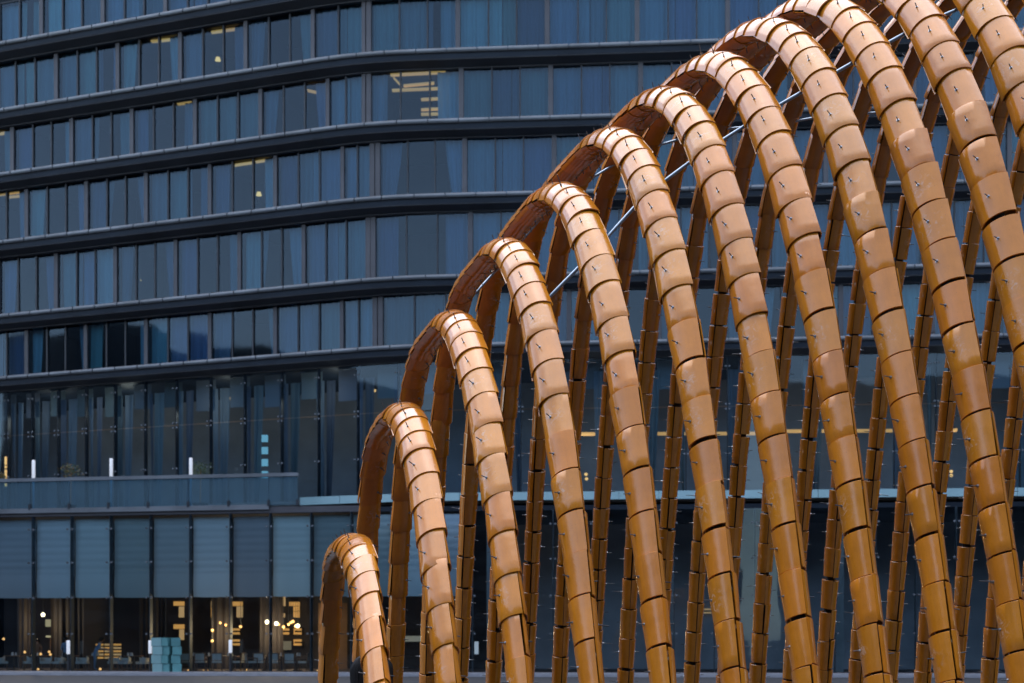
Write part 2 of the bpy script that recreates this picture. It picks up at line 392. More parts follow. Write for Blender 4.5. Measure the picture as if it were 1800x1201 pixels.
M_wing = plain('wing_cladding', (.03, .04, .058), .5, 0, .2, .2)
for xa, xb, ya in ((30.6, 120, 71.2), (-120, -35.2, 83)):          # wings of the hotel running on past the picture
    q = MB(); q.box(((xa+xb)/2, ya+10, 22.5), (xb-xa, 20, 45)); wg = q.build('side_wing', M_wing, hotel)
    for k in range(11):
        q = MB(); q.box(((xa+xb)/2, ya-.3, 4+k*3.7), (xb-xa, .7, .22)); q.build('wing_ledge', M_rail, wg)

OPEN = {  # row -> px centres of rooms with the curtains drawn back
 1: [263, 375, 520], 2: [70, 290, 548, 730], 3: [-5, 428, 100], 4: [20, 50, 255, 740], 5: [100, 430, 200], 0: []}
def curtain(parent, plan, xa, xb, z0, z1, off, lean, mat, folds=None, seed=0):
    """pleated cloth between px xa..xb at the top; lean moves the free edge in at the foot (px)"""
    rng = random.Random(seed); m = MB()
    nseg = max(6, int(abs(xb-xa)*.55)); secs = []
    ph = rng.uniform(0, 6); fr = rng.uniform(.75, 1.15)
    for kz in range(5):
        t = kz/4; row = []
        for i in range(nseg+1):
            u = i/nseg
            x = xa+(xb-xa)*u + lean*t**1.3*u
            wv = math.sin(u*nseg*fr*1.1+ph)*.07+math.sin(u*nseg*.47+ph*2)*.06
            row.append(v3(plan.pt(x, off+wv*(.5+.6*t)), z1+(z0-z1)*t))
        secs.append(row)
    m.strip(secs, closed=False, caps=False)
    return m.build('curtain', mat, parent, smooth=80, fix=False)

nwin = 0
for ri, r in enumerate(ROWS):
    pl = r['plan']; zprev = ztop if ri == 0 else ROWS[ri-1]['zb']
    z0 = r['zb']+.12                                  # pane foot
    y_top = r['top']+r['head']; z1 = zpx(y_top, DB) if ri else ztop-.9
    # dark header strip above the panes, floor slab and room back wall
    hd = MB(); a = pl.run(X0, X1, .03, 40); b = pl.run(X0, X1, -.1, 40)
    hd.strip([[v3(p, z1), v3(p, zprev-.2), v3(q, zprev-.2), v3(q, z1)] for p, q in zip(a, b)])
    hd.build('header_panel', M_fasc, hotel)
    sl = MB(); a = pl.run(X0, X1, -.13, 60); b = pl.run(X0, X1, -4.6, 60)
    sl.strip([[v3(p, z0-.16), v3(p, z0-.36), v3(q, z0-.36), v3(q, z0-.16)] for p, q in zip(a, b)])
    sl.build('floor_slab', M_slab, hotel)
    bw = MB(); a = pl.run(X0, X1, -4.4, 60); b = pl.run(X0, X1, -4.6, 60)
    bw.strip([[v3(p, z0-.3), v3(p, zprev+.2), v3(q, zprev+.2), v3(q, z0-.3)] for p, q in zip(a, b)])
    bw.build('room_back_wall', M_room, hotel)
    # bays
    bays = [(r['L'][i], r['L'][i+1]) for i in range(len(r['L'])-1)] + [(r['L'][-1], r['Rr'][0])] + [(r['Rr'][i], r['Rr'][i+1]) for i in range(len(r['Rr'])-1)]
    for bi, (xa, xb) in enumerate(bays):
        wpx = xb-xa; npan = 3 if wpx > 90 else (2 if wpx > 40 else 1)
        thick = 4.2 if xa > 640 else 3.2
        fm = MB()
        def post(x, wp, d0, d1, m):
            p = [pl.pt(x-wp/2, d0), pl.pt(x+wp/2, d0), pl.pt(x+wp/2, d1), pl.pt(x-wp/2, d1)]
            fm.strip([[v3(q, z0-.1) for q in p], [v3(q, z1+.05) for q in p]], m=m)
        post(xa, thick*2, .10, -.25, 1)
        edges = [xa+thick+(wpx-2*thick)*k/npan for k in range(npan+1)] if wpx > 20 else [xa+thick, xb-thick]
        for e in edges[1:-1]: post(e, 2.6, .07, -.12, 0)
        for zz in (z0, z1):
            p0, p1 = pl.run(xa, xb, .05, 30), pl.run(xa, xb, -.06, 30)
            fm.strip([[v3(a, zz-.035), v3(a, zz+.035), v3(b, zz+.035), v3(b, zz-.035)] for a, b in zip(p0, p1)])
        win = fm.build('window', [M_mull, M_pier], hotel)
        for k in range(len(edges)-1):
            q = MB(); rp_ = random.Random(ri*977+bi*31+k); A, B = pl.pt(edges[k]+.3, rp_.uniform(-.015, .015)), pl.pt(edges[k+1]-.3, rp_.uniform(-.015, .015)); tl_ = Vector((0, rp_.uniform(-.02, .02), 0))
            q.quad(v3(A, z0), v3(B, z0), v3(B, z1)+tl_, v3(A, z1)+tl_); q.build('pane', M_glassT, win, fix=False)
        # partition between rooms
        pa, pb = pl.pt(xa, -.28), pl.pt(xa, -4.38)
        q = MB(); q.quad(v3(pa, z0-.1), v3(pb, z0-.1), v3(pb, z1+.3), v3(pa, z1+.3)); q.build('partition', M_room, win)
        # curtains
        xi, xe = xa+thick, xb-thick; span = xe-xi; rng = random.Random(ri*100+bi)
        op = any(xi-6 <= c <= xe+6 for c in OPEN.get(ri, []))
        if span < 12: continue
        u = rng.random(); off = -.32
        if op:
            fl, fr_ = rng.uniform(.16, .3), rng.uniform(.12, .26); ln = rng.uniform(-.02, .08)*span
        elif u < .10:
            fl, fr_ = rng.uniform(.25, .4), rng.uniform(.2, .3); ln = rng.uniform(.0, .1)*span
        elif u < .22:
            fl, fr_ = rng.uniform(.6, .75), rng.uniform(.1, .2); ln = 0
        else:
            fl = rng.uniform(.35, .65); fr_ = 1-fl-.01; ln = 0
        curtain(win, pl, xi, xi+span*fl, z0+.02, z1, off, -ln, M_curt, seed=ri*1000+bi)
        curtain(win, pl, xe, xe-span*fr_, z0+.02, z1, off-.03, ln, M_curt, seed=ri*1000+bi+500)
        nwin += 1

# room lights: (px x0, x1, y, row, tilt)
def px_on(plan, x, y, inward):
    # a point `inward` metres behind the facade that is seen at px x, y
    Y = plan.pt(x).y + inward
    return at(x, y, Y)
def strip_light(plan, xa, xb, ya, yb, inward=.75, h=.075, d=.25, mat=None):
    A, B = px_on(plan, xa, ya, inward), px_on(plan, xb, yb, inward)
    q = MB(); n = Vector((0, d, 0)); u = Vector((0, 0, h))
    q.strip([[A, A+n, A+n+u, A+u], [B, B+n, B+n+u, B+u]]); return q.build('ceiling_light', mat or M_warm, hotel)
R = [r['plan'] for r in ROWS]
for a in ((1, 265, 311, 73, 68), (1, 371, 419, 57, 50), (2, 311, 336, 183, 180), (2, 540, 566, 159, 165), (2, 567, 593, 164, 161),
          (3, -2, 8, 229, 227), (3, -2, 8, 236, 234), (3, 411, 444, 291, 286), (3, 449, 473, 285, 281), (4, -3, 33, 343, 338), (4, 14, 33, 347, 345),
          (2, 686, 783, 132, 127), (2, 691, 706, 136, 152), (2, 709, 763, 151, 146), (2, 689, 783, 159, 155), (2, 740, 782, 175, 173), (2, 740, 779, 193, 191), (2, 740, 779, 201, 200)):
    strip_light(R[a[0]], *a[1:])
def table_lamp(plan, x, y, label):
    p = px_on(plan, x, y, 2.6); o = empty('table_lamp', p-Vector((0, 0, .5)))
    m = MB(); m.tube([p+Vector((0, 0, -.09)), p+Vector((0, 0, .09))], [.15, .10], 12); m.build('lamp_shade', M_lamp, o)
    m = MB(); m.tube([p+Vector((0, 0, -.5)), p+Vector((0, 0, -.48)), p+Vector((0, 0, -.47)), p+Vector((0, 0, -.13))], [.12, .12, .025, .025], 8); m.build('stem', M_wood, o)
    return tag(o, label, 'lamp', 'lamps glowing in hotel rooms')
table_lamp(R[1], 383, 104, 'glowing lamp in the highest hotel room with both a lamp and a ceiling strip')
table_lamp(R[3], 455, 341, 'glowing lamp under a ceiling strip in a middle-floor hotel room')
table_lamp(R[4], 244, 491, 'orange lamp in a hotel room without ceiling strip, second floor row from the bottom')
table_lamp(R[5], 142, 560, 'tiny warm lamp in the lowest hotel row near the left edge')

# ------------------------------------------------------------------ tall glazed storey above the balcony
zf = ROWS[-1]['zb']; zt1 = zf-.45; ztr = zpx(722); zbase = zpx(872)
xs = [-118, -75, -31, 12, 54, 100, 149, 200, 253, 308, 368, 428, 493, 558, 627, 699]
while xs[-1] < 1960: xs.append(xs[-1]+72+(xs[-1]-700)*.002)
for i in range(len(xs)-1):
    xa, xb = xs[i], xs[i+1]
    f = MB(); p = [PB.pt(xa-.7, -.03), PB.pt(xa+.7, -.03), PB.pt(xa+.7, -.3), PB.pt(xa-.7, -.3)]
    f.strip([[v3(q, zbase) for q in p], [v3(q, zt1) for q in p]])
    for zz in (zt1-.5, ztr, zpx(803)):                       # glass clamps
        for dx in (-3.2, 3.2):
            for dz in ((-.12, .12) if zz == ztr else (0,)):
                c = v3(PB.pt(xa+dx, .05), zz+dz); f.tube([c, c+Vector((0, .12, 0))], .05, 6, m=1)
    win = f.build('tall_window', [M_mull, M_rail], hotel)
    for za, zb in ((zbase, ztr-.03), (ztr+.03, zt1)):
        q = MB(); A, B = PB.pt(xa+.35), PB.pt(xb-.35); q.quad(v3(A, za), v3(B, za), v3(B, zb), v3(A, zb)); q.build('pane', M_glassP, win, fix=False)
    rng = random.Random(900+i)
    if xa < 760 or i % 2:
        wl = (xb-xa)
        curtain(win, PB, xa+2, xa+2+wl*rng.uniform(.2, .34), zbase+.05, zt1-.5, -.9, -wl*.12, M_curt2, seed=i)
        curtain(win, PB, xb-2, xb-2-wl*rng.uniform(.12, .26), zbase+.05, zt1-.5, -.9, wl*.1, M_curt2, seed=i+77)
        q = MB(); A, B = PB.pt(xa+wl*.3, -1.0), PB.pt(xb-wl*.12, -1.0); h = rng.uniform(1.2, 1.7)
        q.quad(v3(A, zt1-h), v3(B, zt1-h), v3(B, zt1), v3(A, zt1)); q.build('roller_blind', M_curt2, win)
sl = MB(); a = PB.run(X0, X1, -.35, 60); b = PB.run(X0, X1, -7, 60)
sl.strip([[v3(p, zbase-.1), v3(p, zbase-.35), v3(q, zbase-.35), v3(q, zbase-.1)] for p, q in zip(a, b)]); sl.build('floor_slab', M_slab, hotel)
bw = MB(); a = PB.run(X0, X1, -6.8, 60); b = PB.run(X0, X1, -7, 60)
bw.strip([[v3(p, zbase-.2), v3(p, zf), v3(q, zf), v3(q, zbase-.2)] for p, q in zip(a, b)]); bw.build('room_back_wall', M_lounge, hotel)
sl = MB(); a = PB.run(X0, X1, 0.0, 60); b = PB.run(X0, X1, -7, 60)
sl.strip([[v3(p, zt1+.02), v3(p, zt1+.3), v3(q, zt1+.3), v3(q, zt1+.02)] for p, q in zip(a, b)]); sl.build('lounge_ceiling', M_fasc, hotel)
for i, (x, y) in enumerate(((223, 703), (95, 720), (297, 712), (403, 700), (521, 691), (524, 691), (519, 691), (600, 681), (658, 687), (656, 830), (1030, 834), (1031, 842), (1424, 846), (1672, 829), (1672, 836), (1540, 850))):
    p = px_on(PB, x, y, 2.5); m = MB(); m.tube([p+Vector((0, 0, -.07)), p+Vector((0, 0, -.04)), p+Vector((0, 0, .05)), p+Vector((0, 0, .07))], [.03, .08, .08, .03], 8)
    dl = m.build('downlight', M_lamp if i not in (0, 4) else M_bulb, hotel)
    if i in (0, 1, 3, 7, 10, 12, 13):                          # the lit downlights wash the lounge
        ld = bpy.data.lights.new('downlight_glow', 'POINT'); ld.energy = 20; ld.color = (1.0, .84, .70); ld.shadow_soft_size = .3
        lo_ = bpy.data.objects.new('downlight_glow', ld); C.objects.link(lo_); lo_.parent = hotel; lo_.location = p+Vector((0, .3, -.6 if p.z > 10 else 1.5))-hotel.location
for xa, xb, y in ((1012, 1352, 765), (1380, 1592, 760), (1668, 1683, 759)):
    strip_light(PB, xa, xb, y, y-1, 3.0, .14)
for k in range(4):                                             # lit squares of a sign behind the glass
    p = px_on(PB, 465.5, 771+k*21.2, .6); m = MB(); m.box(p, (.32, .06, .36)); tag(m.build('light_square', M_tealL), ['topmost pale teal lit square in a column behind tall glass', 'second pale teal lit square from the top of its column', 'third pale teal lit square from the top of its column', 'lowest pale teal lit square, half hidden by balcony rail'][k], 'sign', 'lit teal squares above the balcony')
p = px_on(PB, 10, 828, .5)
for k, (ya, yb) in enumerate(((803, 817), (819, 823), (826, 842), (850, 855))):
    a = px_on(PB, 10, ya, .5); b = px_on(PB, 10, yb, .5); m = MB(); m.tube([a, b], .06, 8); m.build('lantern_tube', M_lamp, hotel)

# pale teal band (slab edge) right of the balcony
zt0, zt2 = zpx(881), zpx(867); x = 528
while x < X1-40:
    xe = min(x+70, X1); q = MB(); secs = []
    for xx in (x+.4, xe-.4):
        secs.append([v3(PB.pt(xx, .06), zt0), v3(PB.pt(xx, .06), zt2), v3(PB.pt(xx, -.2), zt2), v3(PB.pt(xx, -.2), zt0)])
    q.strip(secs); q.build('edge_panel', M_teal, hotel); x = xe

# ------------------------------------------------------------------ balcony
zr_t, zr_b = zpx(834, DB), zpx(888, DB)
bal = MB(); a = PP.run(X0, 474, .15, 40); b = PP.run(X0, 474, .02, 40)
bal.strip([[v3(p, zr_b-.14), v3(p, zr_b+.10), v3(q, zr_b+.10), v3(q, zr_b-.14)] for p, q in zip(a, b)]); bal.build('balcony_edge', M_rail, hotel)
dk = MB(); a = PP.run(X0, 640, 0.0, 40); b = [PB.pt(X0+(640-X0)*i/(len(a)-1), -.3) for i in range(len(a))]
dk.strip([[v3(p, zr_b+.0), v3(p, zr_b-.30), v3(q, zr_b-.30), v3(q, zr_b+.0)] for p, q in zip(a, b)]); dk.build('balcony_deck', M_pier, hotel)
def frit(name, col, amt):
    m = glass(name, (.40, .60, .70)); n = m.node_tree; out = n.nodes['Material Output']; src = out.inputs[0].links[0].from_socket
    d = N(n, 'ShaderNodeBsdfDiffuse'); d.inputs[0].default_value = (*col, 1); x = N(n, 'ShaderNodeMixShader'); x.inputs[0].default_value = amt
    n.links.new(src, x.inputs[1]); n.links.new(d.outputs[0], x.inputs[2]); n.links.new(x.outputs[0], out.inputs[0]); return m
M_glassB = frit('fritted_balustrade_glass', (.16, .27, .34), .28)
bl = empty('glass_balustrade', (0, 72, zr_b)); tag(bl, 'teal glass balcony balustrade with pale metal handrail, left of the arches', 'balustrade')
q = MB(); a = PP.run(X0, 525, .10, 40); b = PP.run(X0, 525, -.02, 40)
q.strip([[v3(p, zr_t-.02), v3(p, zr_t+.15), v3(s, zr_t+.15), v3(s, zr_t-.02)] for p, s in zip(a, b)]); q.build('handrail', M_rail, bl)
xe = [-150, -87, -18, 54, 123, 192, 262, 332, 403, 473, 524]
for i in range(len(xe)-1):
    A, B = PP.pt(xe[i]+.4, .04), PP.pt(xe[i+1]-.4, .04); q = MB()
    q.quad(v3(A, zr_b+.06), v3(B, zr_b+.06), v3(B, zr_t), v3(A, zr_t)); q.build('glass_panel', M_glassB, bl, fix=False)
    c = v3(PP.pt(xe[i+1], .1), zr_b+.18); q = MB(); q.box(c, (.12, .14, .3)); q.build('clamp', M_mull, bl)

def bollard(x, y0, y1, plan, off, zfoot, label, group, pm=None):
    Y = plan.pt(x, off).y; a = at(x, y1, Y); b = at(x, y0, Y); o = empty('bollard_light', (a.x, a.y, zfoot))
    m = MB(); m.tube([a, a+Vector((0, 0, .02)), b-Vector((0, 0, .02)), b], [.07, .085, .085, .06], 10); m.build('lamp_tube', M_post, o, smooth=40)
    m = MB(); m.tube([(a.x, a.y, zfoot), (a.x, a.y, zfoot+.03), (a.x, a.y, zfoot+.04), (a.x, a.y, a.z)], [.12, .12, .05, .05], 10); m.build('post', pm or M_blue, o, smooth=40)
    tag(o, label, 'bollard', group)
bollard(59, 809, 841, PP, -.6, zr_b, 'white lamp post on the balcony, nearest the left edge', 'white lamp posts on the balcony')
bollard(195.5, 806, 839, PP, -.6, zr_b, 'white lamp post on the balcony right of the round shrub', 'white lamp posts on the balcony')
bollard(335.5, 805, 836, PP, -.5, zr_b, 'white lamp post on the balcony among dark grassy plants', 'white lamp posts on the balcony')
bollard(120, 1126, 1150, PP, .8, .12, 'white lamp post before restaurant, left of the lit bottle shelf', 'white lamp posts before the restaurant', M_mull)
bollard(264, 1126, 1149, PP, .8, .12, 'white lamp post beside the teal stacked stand', 'white lamp posts before the restaurant', M_mull)
bollard(405, 1125, 1148, PP, .8, .12, 'white lamp post before the framed restaurant chairs', 'white lamp posts before the restaurant', M_mull)

def shrub(x, y, rpx, plan, off, zfoot, label, mats, seed):
    rng = random.Random(seed); Y = plan.pt(x, off).y; c = at(x, y, Y); r = rpx/FPX*Y
    o = empty('potted_shrub', (c.x, c.y, zfoot)); m = MB()
    for k in range(420):
        d = Vector((rng.gauss(0, 1), rng.gauss(0, 1), rng.gauss(0, 1))).normalized()*(rng.random()**.4)*r*rng.uniform(.7, 1.15)
        p = c+Vector((d.x, d.y, d.z*.7)); a = Vector((rng.uniform(-1, 1), rng.uniform(-1, 1), rng.uniform(-.2, 1))).normalized()*rng.uniform(.05, .12)
        bb = a.cross(Vector((rng.uniform(-1, 1), rng.uniform(-1, 1), .3))).normalized()*.025
        m.v += [tuple(p-bb), tuple(p+bb), tuple(p+a)]; n = len(m.v); m.f.append((n-3, n-2, n-1)); m.m.append(0 if rng.random() < .6 else 1)
    fo = m.build('foliage', mats, o, fix=False); fo['kind'] = 'stuff'
    m = MB(); m.tube([(c.x, c.y, zfoot+.02), (c.x, c.y, zfoot+.35)], [r*.45, r*.6], 14); m.build('pot', M_mull, o)
    m = MB(); m.tube([(c.x, c.y, zfoot+.3), (c.x+.03, c.y, c.z)], [.04, .02], 6); m.build('stem', M_wood, o)
    tag(o, label, 'shrub', 'potted shrubs on the balcony')
shrub(124, 829, 22, PP, -1.2, zr_b, 'round yellow-green shrub behind the balcony rail', [M_leaf, M_leafr], 1)
shrub(352, 826, 24, PP, -1.2, zr_b, 'dark green spiky shrub behind the third white balcony lamp post', [M_leaf, M_leaf], 2)
shrub(-2, 838, 12, PP, -1.2, zr_b, 'green shrub cut by the left edge of the balcony', [M_leaf, M_leafr], 3)

# ------------------------------------------------------------------ restaurant
zr0, zr1 = .18, zr_b-.3                        # floor, ceiling
xg = [-150, -87, -16, 55, 123, 192, 262, 332, 403, 473, 545, 616, 687, 758, 830]
while xg[-1] < 1960: xg.append(xg[-1]+71)
zblt, zblb = zpx(903, DB), zpx(1047, DB)
for i in range(len(xg)-1):
    xa, xb = xg[i], xg[i+1]; f = MB()
    p = [PP.pt(xa-.8, -.06), PP.pt(xa+.8, -.06), PP.pt(xa+.8, -.4), PP.pt(xa-.8, -.4)]
    f.strip([[v3(q, zr0) for q in p], [v3(q, zr1) for q in p]])
    for y in (923, 984, 1048, 1114):
        for dx in (-4.2, 4.2):
            c = v3(PP.pt(xa+dx, .05), zpx(y)); f.tube([c, c+Vector((0, .12, 0))], .055, 6, m=1)
    win = f.build('restaurant_window', [M_fin, M_rail], hotel)
    q = MB(); A, B = PP.pt(xa+.3), PP.pt(xb-.3); q.quad(v3(A, zr0), v3(B, zr0), v3(B, zr1), v3(A, zr1)); q.build('pane', M_glassR, win, fix=False)
    if xb < 835:
        rng = random.Random(i+50); q = MB(); secs = []
        A, B = xa+1.0, xb-1.0; nz = 64
        for k in range(nz+1):
            t = k/nz; z = zblt+(zblb-zblt)*t
            sc = .022*abs(math.sin(t*math.pi*11)) if t < .70 else .012+.05*math.sin((t-.7)/.3*math.pi)
            sag = .06 if t > .9 else 0
            row = []
            for j in range(9):
                u = j/8; s2 = (4*u*(1-u))
                row.append(v3(PP.pt(A+(B-A)*u, -.55+sc+.02*math.sin(u*9+i)), z - sag*s2*(t-.9)*4 + rng.uniform(-.004, .004)))
            secs.append(row)
        q.strip(secs, closed=False, caps=False); q.build('roman_blind', M_blind, win, smooth=70, fix=False)
cl = MB(); a = PP.run(X0, X1, -.3, 60); b = PP.run(X0, X1, -12, 60)
cl.strip([[v3(p, zr1+.02), v3(p, zr1+.25), v3(q, zr1+.25), v3(q, zr1+.02)] for p, q in zip(a, b)]); cl.build('restaurant_ceiling', M_fasc, hotel)
fl = MB(); a = PP.run(X0, X1, .25, 60); b = PP.run(X0, X1, -12, 60)
fl.strip([[v3(p, zr0), v3(p, .02), v3(q, .02), v3(q, zr0)] for p, q in zip(a, b)]); fl.build('restaurant_floor', M_room, hotel)
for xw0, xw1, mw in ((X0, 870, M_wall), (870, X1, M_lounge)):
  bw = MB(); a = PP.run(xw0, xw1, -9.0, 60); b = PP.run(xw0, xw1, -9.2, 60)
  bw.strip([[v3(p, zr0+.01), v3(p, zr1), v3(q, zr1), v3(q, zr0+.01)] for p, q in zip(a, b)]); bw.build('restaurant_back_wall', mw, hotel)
for x, wp in ((858, 12), (1180, 8), (1476, 20), (1830, 16)):       # pale columns
    p = PP.pt(x, -1.0); m = MB(); m.box((p.x, p.y, (zr0+zr1)/2), (wp/36, .5, zr1-zr0-.02)); m.build('column', M_stone, hotel)
for x, wp in ((1425, 18), (1800, 16)):
    p = PB.pt(x, -1.2); m = MB(); m.box((p.x, p.y, (zbase+zt1)/2), (wp/36, .4, zt1-zbase-.02)); m.build('column', M_stone, hotel)
for x0p, x1p in ((0, 24), (60, 118), (215, 262), (340, 372), (425, 465), (538, 560)):   # dark drapes beside the glazing
    curtain(hotel, PP, 900+(x0p-900)*1.073, 900+(x1p-900)*1.073, zr0+.02, zblb+.6, -5.5, 0, M_wall, seed=x0p)

# step and kerb in front
for (o0, o1, za, zb, nm, mt) in ((.28, 1.6, .0, .165, 'terrace_step', M_kerb), (1.9, 2.3, .0, .12, 'kerb', M_kerb)):
    q = MB(); a = PP.run(X0-0, X1, o1, 60); b = PP.run(X0, X1, o0, 60)
    q.strip([[v3(p, za+.004), v3(p, zb), v3(s, zb), v3(s, za+.004)] for p, s in zip(a, b)])
    tag(q.build(nm, mt), kind='structure')

# lit lattice panels, sconces, shelf on the back wall (px boxes)
def wall_panel(x0, y0, x1, y1, name, mat, inward=8.6):
    a = px_on(PP, x0, y1, inward); b = px_on(PP, x1, y0, inward); m = MB()
    m.box((a+b)/2, (b.x-a.x, .06, b.z-a.z)); return m.build(name, mat, hotel)
def c2(v): return [280+v[0]/6.207, 1030+v[1]/6.207, 280+v[2]/6.207, 1030+v[3]/6.207]
def c1(v): return [v[0]/6.43, 1030+v[1]/6.43, v[2]/6.43, 1030+v[3]/6.43]
for v, d in (((158,170,272,217),0),((215,225,270,345),1),((158,420,272,470),0),((220,475,270,590),1),((565,170,595,225),1),((565,232,595,345),0),((690,105,750,220),0),((800,172,908,220),0),
             ((845,225,910,345),1),((640,300,745,345),1),((1165,170,1215,225),1),((1165,235,1215,345),1),((1312,105,1375,220),1),((1420,175,1530,220),0),((1465,225,1530,275),0),((1465,280,1530,345),0),((1265,300,1370,345),1)):
    wall_panel(*c2(v), 'lattice_panel', M_paneld if d else M_panel)
for (x, y) in ((640, 470), (790, 470), (640, 590), (790, 590), (1240, 470), (1330, 470), (1465, 470), (1465, 590)):
    x0, y0, x1, y1 = c2((x, y, x+85, y+55)); m = MB()
    p = [px_on(PP, a, b, 8.5) for a, b in ((x1, y0+1), (x0+1, y0+1), (x0+1, y1-1), (x1, y1-1))]; m.tube(p, .075, 6); m.build('wall_sconce', M_panel, hotel)
for r_ in range(5):
    for c_ in range(3):
        x = 1085+c_*100; y = 655+r_*37
        x0, y0, x1, y1 = c1((x, y, x+82, y+20)); wall_panel(x0, y0, x1, y1, 'lit_shelf', M_paneld if (r_+c_) % 2 else M_panel)
wall_panel(*c1((520, 380, 700, 462)), 'lit_menu_board', emit('pale_board', (.8, .75, .5), .06))
wall_panel(*c1((525, 562, 715, 583)), 'counter_light', emit('pale_strip', (.9, .8, .5), .1))
wall_panel(*c1((570, 590, 705, 760)), 'timber_cabinet', M_brown, 8.3)
wall_panel(*c2((1200, 603, 1440, 700)), 'bar_shelf', M_stone, 8.3)
wall_panel(560, 1060, 610, 1180, 'timber_cabinet', M_brown, 7)
wall_panel(700, 1118, 740, 1128, 'counter_light', emit('pale_strip_dim', (.9, .85, .7), .05))
wall_panel(834, 1128, 841, 1150, 'counter_light', M_post, 6)
wall_panel(1225, 1070, 1252, 1072.5, 'counter_light', M_paneld); wall_panel(1225, 1076, 1252, 1078.5, 'counter_light', M_paneld)
bulbs = [c1((380,342,0,0))[:2]+[.105], c1((487,326,0,0))[:2]+[.105]] + [c2((a,b,0,0))[:2]+[r_] for a, b, r_ in ((665,402,.07),(727,425,.07),(887,445,.08),(1175,393,.105),(1277,411,.105),(1305,420,.06),(1355,447,.08),(1410,418,.07),(1435,398,.07),(1460,386,.08),(1512,436,.105),(1488,438,.07),(578,485,.08),(577,602,.08))]
for i, (x, y, r_) in enumerate(bulbs):
    c = px_on(PP, x, y, 5.0); o = empty('pendant_bulb', c); m = MB()
    m.tube([c+Vector((0, 0, z*r_)) for z in (-1, -.8, -.3, .3, .8, 1)], [r_*.15, r_*.6, r_*.95, r_*.95, r_*.6, r_*.15], 10); m.build('bulb', M_bulb if r_ > .1 else M_lamp, o, smooth=60)
    m = MB(); m.tube([c+Vector((0, 0, r_)), (c.x, c.y, zr1)], .012, 4); m.build('cord', M_mull, o)
    if i in (0, 2, 5, 10):                                    # lit pendants throw their light on the tables
        ld = bpy.data.lights.new('pendant_glow', 'POINT'); ld.energy = 70; ld.color = (1.0, .66, .36); ld.shadow_soft_size = .15
        lo_ = bpy.data.objects.new('pendant_glow', ld); C.objects.link(lo_); lo_.parent = o; lo_.location = (0, -.4, -.5)
    tag(o, 'round glowing pendant bulb hanging in the dark restaurant' if i < 2 else 'warm pendant bulb among the lit lattice panels of the restaurant', 'lamp', 'pendant bulbs left in the restaurant' if i < 2 else 'pendant bulbs right in the restaurant')
for i, (x, y) in enumerate([c1((a,b,0,0))[:2] for a, b in ((770,955),(812,953),(1132,940),(432,945),(437,970),(280,748),(555,745),(570,775),(460,770),(40,600))]+[c2((a,b,0,0))[:2] for a, b in ((315,928),(485,930),(527,930),(950,920),(1727,932))]):
    c = px_on(PP, x, y, 2.2); o = empty('candle_lamp', c-Vector((0, 0, .09))); r_ = .07
    m = MB(); m.tube([c+Vector((0, 0, -.06)), c, c+Vector((0, 0, .06))], [.05, r_, .03], 8); m.build('glow', M_lamp, o)
    m = MB(); m.tube([c+Vector((0, 0, -.09)), c+Vector((0, 0, -.055))], [.06, .05], 8); m.build('base', M_mull, o)
    tag(o, 'small glowing candle lamp low in the restaurant', 'lamp', 'candle lamps in the restaurant')

# furniture
def tub_chair(x, inward, rz, label):
    p = px_on(PP, x, 1100, inward); o = empty('tub_chair', (p.x, p.y, zr0)); cs, sn = math.cos(rz), math.sin(rz)
    T = lambda a, b, c: Vector((p.x+a*cs-b*sn, p.y+a*sn+b*cs, zr0+c))
    for a, b in ((-.24, -.22), (.24, -.22), (-.22, .22), (.22, .22)):
        m = MB(); m.tube([T(a*1.1, b*1.1, 0), T(a, b, .36)], [.022, .035], 6); m.build('leg', M_wood, o)
    m = MB(); m.box(T(0, 0, .40), (.56, .54, .12), rz); m.build('seat', M_uphol, o)
    m = MB(); secs = []
    for k in range(13):
        an = rad(-200+k*220/12-10); h = .30+.18*max(0, math.sin(-an*1.0)*-1 if False else math.cos(an+math.pi/2)*-1+.0) 
        h = .62+.2*max(0, -math.sin(an)*-1) if False else .64+.18*max(0, math.sin(an))
        secs.append([T(.31*math.cos(an), .29*math.sin(an), .34), T(.33*math.cos(an), .31*math.sin(an), h), T(.27*math.cos(an), .25*math.sin(an), h), T(.25*math.cos(an), .23*math.sin(an), .34)])
    m.strip(secs); m.build('backrest', M_uphol, o, smooth=50)
    tag(o, label, 'chair', 'tub chairs in the restaurant')
def side_chair(x, inward, rz, label):
    p = px_on(PP, x, 1100, inward); o = empty('side_chair', (p.x, p.y, zr0)); cs, sn = math.cos(rz), math.sin(rz)
    T = lambda a, b, c: Vector((p.x+a*cs-b*sn, p.y+a*sn+b*cs, zr0+c))
    for s in (-1, 1):
        m = MB(); m.tube([T(s*.26, .24, 0), T(s*.26, .24, .66)], .028, 6); m.build('leg', M_wood, o)
        m = MB(); m.tube([T(s*.26, -.24, 0), T(s*.26, -.24, .45), T(s*.25, -.30, .90)], .03, 6); m.build('leg', M_wood, o)
        m = MB(); m.tube([T(s*.26, .25, .65), T(s*.26, -.27, .66)], .026, 6); m.build('armrest', M_wood, o)
    m = MB(); m.box(T(0, 0, .45), (.52, .52, .09), rz); m.build('seat', M_uphol, o)
    m = MB(); m.box(T(0, -.28, .70), (.44, .06, .34), rz); m.build('backrest', M_uphol, o)
    m = MB(); m.box(T(0, -.30, .89), (.56, .05, .05), rz); m.build('top_rail', M_wood, o)
    tag(o, label, 'chair', 'wooden framed chairs in the restaurant')
ordn = ['first', 'second', 'third', 'fourth', 'fifth', 'sixth', 'seventh', 'eighth', 'ninth', 'tenth', 'eleventh', 'twelfth', 'thirteenth', 'fourteenth', 'fifteenth', 'sixteenth', 'seventeenth', 'eighteenth', 'nineteenth', 'twentieth', 'twenty-first', 'twenty-second', 'twenty-third']
